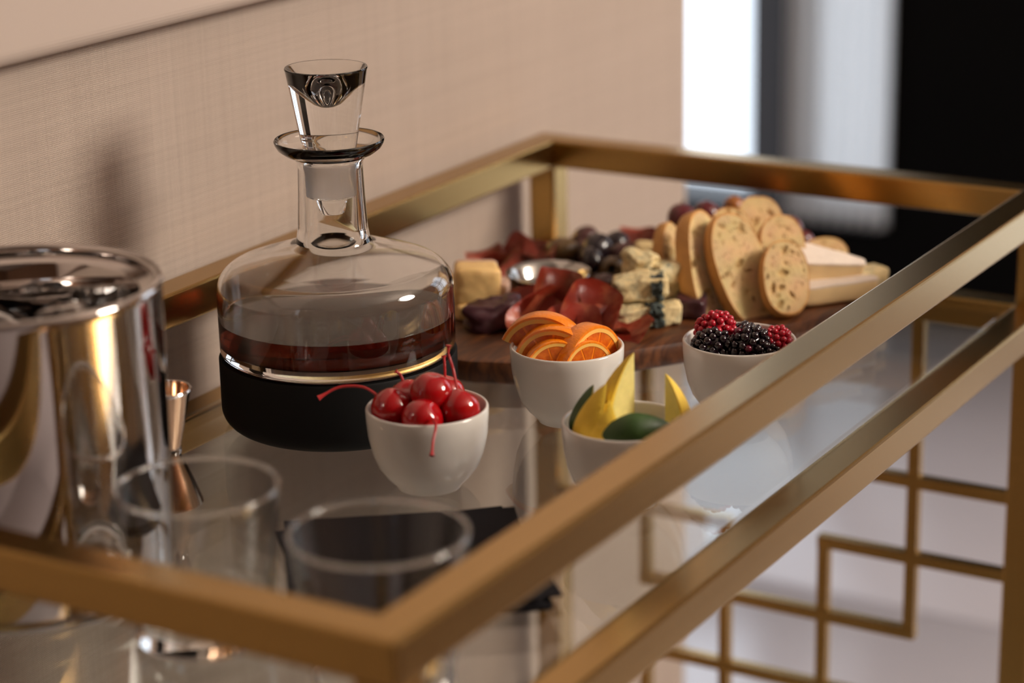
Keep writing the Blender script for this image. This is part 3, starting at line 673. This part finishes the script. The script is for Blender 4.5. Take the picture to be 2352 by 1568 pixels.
wedge('lime_wedge', LP(-0.0185, 0.007, 0.0510), (UP*0.98+RT*0.05), (RT*0.80+FW*0.45), 0.052, 0.0150, LIME_PEEL, LIME_FLESH, 'dark green lime wedge upright at the bowl edge')

# ------------------------------------------------------------------ serving board
outline = [(.547, .306), (.553, .285), (.562, .265), (.590, .235), (.625, .206), (.660, .181), (.700, .153), (.745, .125), (.795, .106), (.848, .104), (.885, .125), (.906, .175), (.911, .25),
           (.901, .33), (.872, .39), (.82, .423), (.75, .432), (.68, .425), (.62, .40), (.575, .365), (.552, .335)]
pts = []
n = len(outline)
for i in range(n):
    p0, p1, p2, p3 = (Vector((*outline[(i+k-1) % n], 0)) for k in range(4))
    for k in range(5):
        t = k/5; pts.append(0.5*((2*p1)+(p2-p0)*t+(2*p0-5*p1+4*p2-p3)*t*t+(3*p1-p0-3*p2+p3)*t**3))
ctr = Vector((0.73, 0.27, 0)); BT = 0.021
bm = bmesh.new(); rings = []
for ins, z in ((0.004, GZ), (0.001, GZ+0.002), (0.0, GZ+0.005), (0.0, BT-0.004), (0.0012, BT-0.0012), (0.004, BT)):
    rings.append([bm.verts.new((p.x-(p-ctr).normalized().x*ins, p.y-(p-ctr).normalized().y*ins, z)) for p in pts])
for a, b in zip(rings, rings[1:]):
    for k in range(len(pts)): bm.faces.new((a[k], a[(k+1) % len(pts)], b[(k+1) % len(pts)], b[k]))
bm.faces.new(rings[0]); bm.faces.new(rings[-1])
tag(link('serving_board', finish(bm, 'serving_board'), WOOD), 'dark wooden serving board under the bread, cheese and meats', 'serving board')

# --- bread
def bread(top, bot, width, th, nrm, label, seed, bend=0.0):
    top, bot = Vector(top), Vector(bot); ln = (top-bot).length
    t = thing('bread_slice', label, 'bread', (0, 0, 0), 'baguette slices on the board')
    t.matrix_world = Matrix.Translation((top+bot)/2) @ axes(top-bot, nrm)
    bm = bmesh.new(); M = 56; outl = []
    for i in range(M):
        a = 2*math.pi*i/M; c, s = math.cos(a), math.sin(a); e = 2.35
        k = (abs(c)**e+abs(s)**e)**(-1/e)*(1+0.035*noise.noise(Vector((c*1.4, s*1.4, seed*3.3))))
        outl.append((width/2*k*c, ln/2*k*s))
    # crust band
    bm = bmesh.new(); prof = ((0.965, -0.5), (0.992, -0.42), (1.0, 0), (0.992, 0.42), (0.965, 0.5)); rr = []
    for k, z in prof: rr.append([bm.verts.new((x*k, y*k, z*th+bend*(y/ln)**2)) for x, y in outl])
    for a, b in zip(rr, rr[1:]):
        for i in range(M): bm.faces.new((a[i], a[(i+1) % M], b[(i+1) % M], b[i]))
    inn = []
    for k, z in ((0.93, 0.47), (0.93, -0.47)): inn.append([bm.verts.new((x*k, y*k, z*th+bend*(y/ln)**2)) for x, y in outl])
    for a, b in ((rr[-1], inn[0]), (inn[0], inn[1]), (inn[1], rr[0])):
        for i in range(M): bm.faces.new((a[i], a[(i+1) % M], b[(i+1) % M], b[i]))
    link('crust', finish(bm, 'crust'), CRUST, t)
    # crumb: two faces with shallow sunken pores
    rnd = random.Random(seed); pores = []
    for _ in range(24):
        a = rnd.uniform(0, 6.28); q = rnd.random()**0.4*0.84
        pores.append((q*math.cos(a)*width/2, q*math.sin(a)*ln/2, rnd.choice((.0008, .0010, .0012, .0015, .0019, .0026, .0032)), rnd.uniform(0, 3.14), rnd.uniform(.4, .9)))
    bm = bmesh.new(); rows = []; Rg = 40; M2 = 96; outl = []
    for i in range(M2):
        a = 2*math.pi*i/M2; c, s = math.cos(a), math.sin(a); e = 2.35
        k = (abs(c)**e+abs(s)**e)**(-1/e)*(1+0.035*noise.noise(Vector((c*1.4, s*1.4, seed*3.3))))
        outl.append((width/2*k*c, ln/2*k*s))
    M = M2
    for sgn in (1, -1):
        rows = [[bm.verts.new((0, 0, sgn*th*0.485))]]
        for i in range(1, Rg+1):
            k = 0.955*i/Rg
            rows.append([bm.verts.new((x*k, y*k, sgn*th*0.485+bend*(y*k/ln)**2)) for x, y in outl])
        for j in range(M): bm.faces.new((rows[0][0], rows[1][j], rows[1][(j+1) % M]))
        for a, b in zip(rows[1:], rows[2:]):
            for j in range(M): bm.faces.new((a[j], a[(j+1) % M], b[(j+1) % M], b[j]))
        if sgn == 1: edge1 = rows[-1]
        else: edge2 = rows[-1]
    for j in range(M): bm.faces.new((edge1[j], edge1[(j+1) % M], edge2[(j+1) % M], edge2[j]))
    pore = bm.verts.layers.float.new('pore'); pl = pore; pore = {}
    for v in bm.verts:
        d = 0.0
        for (px, py, pr_, pa, ps) in pores:
            dx, dy = v.co.x-px, v.co.y-py
            ux, uy = dx*math.cos(pa)+dy*math.sin(pa), -dx*math.sin(pa)+dy*math.cos(pa)
            q = (ux/(pr_*1.5))**2+(uy/(pr_*ps))**2
            if q < 1: d = max(d, (1-q)**0.7*pr_*0.75)
        pore[v] = min(1.0, d/0.0009)
        d += 0.0003*noise.noise(v.co*400)
        v.co.z -= math.copysign(min(d, th*0.4), v.co.z-bend*(v.co.y/ln)**2)
    for v in bm.verts: v[pl] = pore[v]
    link('crumb', finish(bm, 'crumb', sharp=80), CRUMB, t)
    return t
CAMN = (-FW*0.80+UP*0.55)
bread((.7600, .2440, .0760), (.7215, .1790, .0250), 0.042, 0.014, (-FW*0.55+RT*0.70+UP*0.40), 'baguette slice turned edge on beside the blue cheese', 1)
bread((.7660, .2150, .0770), (.7290, .1505, .0240), 0.045, 0.014, (-FW*0.78+RT*0.36+UP*0.50), 'large baguette slice leaning between two others', 2)
bread((.7690, .1580, .0700), (.7375, .1395, .0240), 0.037, 0.012, (-FW*0.80+RT*0.22+UP*0.55), 'front baguette slice standing on the board, oval and full of holes', 3)
bread((.8050, .1780, .0790), (.7760, .1580, .0360), 0.037, 0.012, (-FW*0.78+RT*0.20+UP*0.55), 'baguette slice right behind the front one', 4)
bread((.8120, .2260, .0760), (.7760, .1960, .0300), 0.040, 0.013, (-FW*0.78+RT*0.25+UP*0.55), 'baguette slice with a brown hole behind the large leaning one', 5)
bread((.8520, .2170, .0780), (.8120, .1940, .0320), 0.040, 0.013, (-FW*0.75+RT*0.15+UP*0.62), 'hindmost baguette slice just below the amber grape', 6)
bread((.8920, .1720, .0330), (.8380, .1560, .0290), 0.036, 0.013, (UP*0.95-FW*0.25), 'baguette slice lying flat beside the brie', 7)
bread((.7750, .2660, .0680), (.7480, .2350, .0300), 0.026, 0.010, (-FW*0.5+RT*0.75+UP*0.30), 'thin pale slice tip standing behind the edge on slice', 8)

# --- grapes
def grape(p, r, m, label):
    t = thing('grape', label, 'grape', p, 'grapes behind the bread')
    link('fruit', finish(lump_bm(r, r, r*1.14, int(p[1]*999), 0.03, 1.2), 'fruit'), m, t, None, (0.7, 0.5, p[0]*40))
    link('stem', finish(tube_bm([(0, 0, r*0.98), (0.001, 0.001, r*1.25)], [0.0008, 0.0006], 6), 'stem'), OLIVE_BROWN, t)
grape((.8440, .2780, .0570), 0.0122, GRAPE, 'dark red grape seen against the pale wall edge')
grape((.8600, .2640, .0590), 0.0105, GRAPE, 'dark red grape touching the amber one')
grape((.8750, .2470, .0640), 0.0085, GRAPE_AMBER, 'amber brown grape crowning the heap')
grape((.8850, .2020, .0490), 0.0095, GRAPE, 'dark red grape by the black background beyond the bread')
grape((.8830, .1900, .0400), 0.0090, GRAPE, 'lower dark red grape over the flat bread slice')
grape((.8680, .2520, .0370), 0.0110, GRAPE, 'dark red grape holding up the heap under the amber one')
grape((.8860, .2060, .0318), 0.0102, GRAPE, 'dark red grape on the board under the one by the black background')
grape((.8430, .2820, .0330), 0.0115, GRAPE, 'dark red grape on the board below the pale wall edge one')
grape((.8760, .2270, .0340), 0.0110, GRAPE, 'dark red grape hidden under the hindmost bread')

# --- steel dip cup with jam
dp = thing('dip_cup', 'small round steel dip cup of dark jam among the olives', 'cup', (0.7030, 0.3225, BT))
lathe('cup', [(0, 0), (0.020, 0), (0.0225, 0.0012), (0.0290, 0.018), (0.0318, 0.0212), (0.0328, 0.0222), (0.0325, 0.0230), (0.0312, 0.0224), (0.0282, 0.019), (0.0215, 0.003), (0, 0.002)], STEEL_SOFT, dp, seg=72)
lathe('jam', [(0, 0.0135), (0.012, 0.0140), (0.0240, 0.0128), (0.0255, 0.0120), (0.0215, 0.0035), (0, 0.0025)], JAM, dp, seg=48)

# --- olives
def olive(p, r, m, label, rot, hole=False):
    t = thing('olive', label, 'olive', p, 'olives on the board')
    bm = bmesh.new()
    if hole:
        prof = [(0.30*r, 1.02*r), (0.36*r, 1.08*r), (0.55*r, 1.00*r), (0.80*r, 0.70*r), (0.96*r, 0.3*r), (r, 0), (0.95*r, -0.35*r), (0.8*r, -0.75*r), (0.5*r, -1.05*r), (0, -1.15*r)]
        b = link('flesh', finish(lathe_bm([(0, 0.55*r), (0.28*r, 0.6*r)]+prof, 36), 'flesh', sharp=80), m, t, None, rot)
        link('hole', finish(lathe_bm([(0, 0.57*r), (0.275*r, 0.62*r), (0.285*r, 1.0*r), (0.31*r, 1.015*r)], 28), 'hole'), OLIVE_HOLE, t, None, rot)
    else:
        link('flesh', finish(lump_bm(r, r, r*1.2, int(p[0]*777), 0.05, 1.3), 'flesh'), m, t, None, rot)
        link('pit_scar', finish(lathe_bm([(0, 1.17*r), (0.12*r, 1.175*r), (0.16*r, 1.21*r), (0.10*r, 1.23*r), (0, 1.22*r)], 16), 'pit_scar'), OLIVE_HOLE, t, None, rot)
towards = (-FW*0.93+UP*0.32-RT*0.1).to_track_quat('Z', 'Y').to_euler()
olive((.7830, .3560, .0350), 0.0125, OLIVE_BROWN, 'large brown olive next to the prosciutto', (1.2, 0.3, 0.4))
olive((.8250, .3580, .0350), 0.0110, OLIVE_PURPLE, 'reddish brown olive at the top of the heap', (0.4, 0.9, 0.2))
olive((.7830, .3240, .0420), 0.0115, OLIVE_BLACK, 'black olive in the middle of the heap', (0.9, 0.1, 1.2))
olive((.8210, .3270, .0350), 0.0105, OLIVE_BLACK, 'black olive at the back near the pale wall', (0.3, 0.5, 0.2))
olive((.7600, .3160, .0395), 0.0095, OLIVE_BLACK, 'glossy purple black olive above the pitted one', (0.8, 0.4, 2.0))
olive((.7620, .2985, .0330), 0.0112, OLIVE_BROWN, 'pitted brown olive with its hole facing out', towards, True)
olive((.8010, .3100, .0340), 0.0105, OLIVE_PURPLE, 'purple brown olive beside the pale cheese', (1.1, 0.6, 0.3))
olive((.7280, .2880, .0305), 0.0095, OLIVE_PURPLE, 'small purple olive under the pitted one near the blue cheese', (1.3, 0.1, 0.9))
olive((.7950, .3420, .0310), 0.0110, OLIVE_PURPLE, 'purple olive underneath the black ones', (0.2, 0.1, 0.9))
olive((.7820, .2950, .0300), 0.0100, OLIVE_BLACK, 'black olive behind the pitted one', (0.2, 0.8, 0.9))

# --- folded meats
def folded(name, loc, u, nrm, rad, curl, wave, m, label, group, seed, sx=1.0, th=0.0016):
    bm = bmesh.new(); rows = []; A = 44; G = 14
    rows.append([bm.verts.new((0, 0, 0))])
    for i in range(1, G+1):
        rr = rad*i/G; rows.append([bm.verts.new((rr*math.cos(2*math.pi*k/A)*sx, rr*math.sin(2*math.pi*k/A), 0)) for k in range(A)])
    for k in range(A): bm.faces.new((rows[0][0], rows[1][k], rows[1][(k+1) % A]))
    for a, b in zip(rows[1:], rows[2:]):
        for k in range(A): bm.faces.new((a[k], b[k], b[(k+1) % A], a[(k+1) % A]))
    for v in bm.verts:
        x, y = v.co.x, v.co.y; q = math.hypot(x, y)/rad
        ang = y/rad*curl                     # curl round the X axis
        rc = rad/max(curl, 1e-3)
        ny, nz = rc*math.sin(ang), rc*(1-math.cos(ang))
        nz += 0.35*wave*q*q*math.sin(3*math.atan2(y, x)+seed*1.3)+wave*0.8*math.sin(x/rad*4.2+y/rad*1.5+seed*2)
        nx = x*(1+0.06*noise.noise(Vector((x*40, y*40, seed))))
        nn = noise.noise_vector(Vector((x*55, y*55, seed*2.7)))*0.0016
        v.co = Vector((nx, ny, nz))+nn
    bmesh.ops.solidify(bm, geom=bm.faces[:], thickness=th)
    o = link(name, finish(bm, name, sharp=60), m); o.matrix_world = Matrix.Translation(loc) @ axes(u, nrm)
    return tag(o, label, 'meat', group)
G1 = 'folded red salami in front of the dip cup'; G2 = 'prosciutto folds at the back of the board'
folded('salami_slice', Vector((.6480, .3010, .0290)), (-FW*0.9+RT*0.3), (UP*0.9-RT*0.5), 0.030, 1.35, 0.004, SALAMI, 'red salami slice rolled up against the dip cup', G1, 1)
folded('salami_slice', Vector((.6620, .2900, .0420)), (-FW*0.3+RT*0.9), (UP*0.8-FW*0.7), 0.025, 1.5, 0.003, SALAMI, 'bright red salami fold peaking over the dip cup rim', G1, 2, 0.8)
folded('salami_slice', Vector((.6400, .2790, .0275)), (RT*0.9-FW*0.3), (-FW*0.75+UP*0.5-RT*0.4), 0.026, 0.9, 0.003, SALAMI, 'red salami slice standing between two folds', G1, 3)
folded('salami_slice', Vector((.6480, .2560, .0310)), (RT*0.75-FW*0.5), (UP*0.55-FW*0.75), 0.030, 1.45, 0.003, SALAMI, 'wide red salami fold behind the orange slices', G1, 4)
folded('salami_slice', Vector((.6230, .2570, .0255)), (RT*0.9-FW*0.2), (UP*0.65-FW*0.7), 0.026, 1.1, 0.003, SALAMI, 'red salami slice tucked low under the wide fold', G1, 5)
folded('salami_slice', Vector((.6500, .2290, .0240)), (RT*0.9-FW*0.4), (UP*0.92-FW*0.35), 0.024, 0.9, 0.003, SALAMI, 'flat red salami slice ending beside the blue cheese wedge', G1, 6)
folded('salami_slice', Vector((.6480, .2420, .0250)), (RT*0.3-FW*0.9), (UP*0.9-FW*0.3+RT*0.2), 0.020, 1.2, 0.003, SALAMI, 'small red salami slice bridging two larger ones', G1, 7)
folded('salami_slice', Vector((.6270, .2880, .0290)), (RT*0.7-FW*0.6), (UP*0.75-FW*0.6-RT*0.2), 0.024, 1.2, 0.003, SALAMI, 'red salami slice draped beside the dark dried meat', G1, 13)
folded('prosciutto_slice', Vector((.7400, .4010, .0300)), (RT*0.9+FW*0.2), (UP*0.9-FW*0.3), 0.022, 1.3, 0.005, PROSCIUTTO, 'ruffled prosciutto slice nearest the yellow cheese block', G2, 8)
folded('prosciutto_slice', Vector((.7550, .3870, .0320)), (RT*0.4+FW*0.9), (UP*0.9-RT*0.3), 0.024, 1.5, 0.005, PROSCIUTTO, 'curled prosciutto slice in the middle of the ruffle', G2, 9)
folded('prosciutto_slice', Vector((.7650, .3680, .0320)), (RT*0.9-FW*0.2), (UP*0.8-FW*0.5), 0.022, 1.4, 0.005, PROSCIUTTO, 'prosciutto slice wrapped next to the large brown olive', G2, 10)
folded('prosciutto_slice', Vector((.7240, .3750, .0270)), (RT*0.9+FW*0.4), (UP*0.9-FW*0.4), 0.022, 1.0, 0.004, PROSCIUTTO, 'prosciutto slice sagging toward the dip cup', G2, 11)
folded('prosciutto_slice', Vector((.8480, .3180, .0300)), (RT*0.9+FW*0.1), (UP*0.8-FW*0.3), 0.022, 1.2, 0.003, PROSCIUTTO, 'pink prosciutto sliver behind the olives', G2, 12)
bm = chunk_bm(0.042, 0.026, 0.020, 0, 4, 0.006, 45)
o = link('dried_meat', finish(bm, 'dried_meat'), DARK_MEAT, None, (.6230, .3230, BT+0.0105), (0, 0, -0.9)); tag(o, 'dark purple piece of dried meat under the cheese block', 'meat')
bm = chunk_bm(0.030, 0.022, 0.016, 0, 14, 0.002, 45)
o = link('dried_meat', finish(bm, 'dried_meat'), DARK_MEAT, None, (.7180, .2080, BT+0.0085), (0, 0, 0.4)); tag(o, 'blackish lump of dried meat between the bread and blue cheese', 'meat')

# --- cheeses
cb = thing('cheese_block', 'pale yellow block of firm cheese next to the decanter', 'cheese', (.6430, .3500, .0460), rot=(0.04, 0.05, -0.95))
link('paste', finish(chunk_bm(0.034, 0.026, 0.0300, 0, 2, 0.0012, 60), 'paste'), CHEESE, cb)
link('rind', finish(chunk_bm(0.033, 0.005, 0.0292, 0, 3, 0.0006, 60), 'rind'), CHEESE_RIND, cb, (0, 0.0120, 0.0006))
o = link('cheese_block', finish(chunk_bm(0.036, 0.030, 0.013, 0, 5, 0.001, 60), 'cheese_block'), CHEESE, None, (.6440, .3530, BT+0.0072), (0, 0, -0.7))
tag(o, 'lower slab of firm cheese carrying the pale yellow block', 'cheese')
o = link('cheese_block', finish(chunk_bm(0.020, 0.018, 0.022, 0, 6, 0.001, 60), 'cheese_block'), CHEESE_RIND, None, (.6690, .3460, BT+0.0115), (0, 0, 0.3))
tag(o, 'pinkish brown cheese piece between the block and dip cup', 'cheese')
o = link('cheese_block', finish(chunk_bm(0.026, 0.024, 0.020, 0, 7, 0.0008, 60), 'cheese_block'), CHEESE_PALE, None, (.8020, .2850, .0360), (0, 0.1, -1.0))
tag(o, 'smooth pale cheese cube behind the crumbly blue cheese', 'cheese')
def wedge_shape(k):
    def f(c): return Vector((c.x, c.y*(1-k*(c.x/0.05+0.5)*0.8), c.z))
    return f
def blue(loc, size, rot, seed, label, amp=0.0022, k=0.0):
    t = thing('blue_cheese', label, 'cheese', loc, 'blue cheese pieces', rot)
    link('paste', finish(chunk_bm(*size, 0, seed, amp, 70, cuts=14, shape=wedge_shape(k) if k else None), 'paste', sharp=50), BLUE, t)
    return t
b3 = blue((.6900, .2370, .0465), (0.040, 0.026, 0.0165), (0.0, -0.05, -1.02), 21, 'square blue cheese piece with a grey green vein, middle of the stack')
link('vein', finish(chunk_bm(0.010, 0.0265, 0.0168, 0, 31, 0.0035, 150, cuts=14), 'vein'), BLUE_VEIN, b3, (0.012, 0.0, 0.0003))
b2 = blue((.7150, .2480, .0550), (0.024, 0.022, 0.020), (0.1, 0.1, -0.5), 22, 'crumbly rounded lump of blue cheese on the stack', 0.0035)
b4 = blue((.6830, .2270, BT+0.0085), (0.050, 0.034, 0.0150), (0, 0, -0.98), 23, 'lowest blue cheese wedge with a crumbled end on the board', 0.003, 0.5)
link('vein', finish(chunk_bm(0.012, 0.024, 0.0152, 0, 33, 0.004, 150, cuts=14), 'vein'), BLUE_VEIN, b4, (0.004, -0.002, 0.0002))
b5 = blue((.7200, .2300, .0400), (0.020, 0.018, 0.036), (0, 0, -0.6), 24, 'dark veined blue cheese piece against the edge on bread', 0.003)
b6 = blue((.8450, .1200, BT+0.0085), (0.030, 0.020, 0.015), (0, 0, -0.6), 25, 'blue cheese piece at the board end beyond the brie', 0.002)
def brie(loc, size, rot, seed, label):
    t = thing('brie_wedge', label, 'cheese', loc, 'brie wedges', rot)
    sx, sy, sz = size
    def f(c): return Vector((c.x, c.y*(1-0.75*(c.x/sx+0.5)), c.z))
    link('paste', finish(chunk_bm(sx, sy, sz, 0, seed, 0.0007, 60, shape=f), 'paste'), BRIE, t)
    link('rind', finish(chunk_bm(sx*1.005, sy*1.01, 0.0022, 0, seed+1, 0.0004, 90, shape=f), 'rind'), BRIE_RIND, t, (0, 0, sz/2-0.0002))
brie((.8080, .1360, .0440), (0.052, 0.034, 0.019), (0.30, 0.20, -0.95), 41, 'brie wedge with a white rind tilted on top of another')
brie((.8000, .1270, BT+0.0085), (0.066, 0.036, 0.0150), (0, 0, -0.85), 43, 'lower brie wedge lying flat on the board')

bpy.context.view_layer.update()
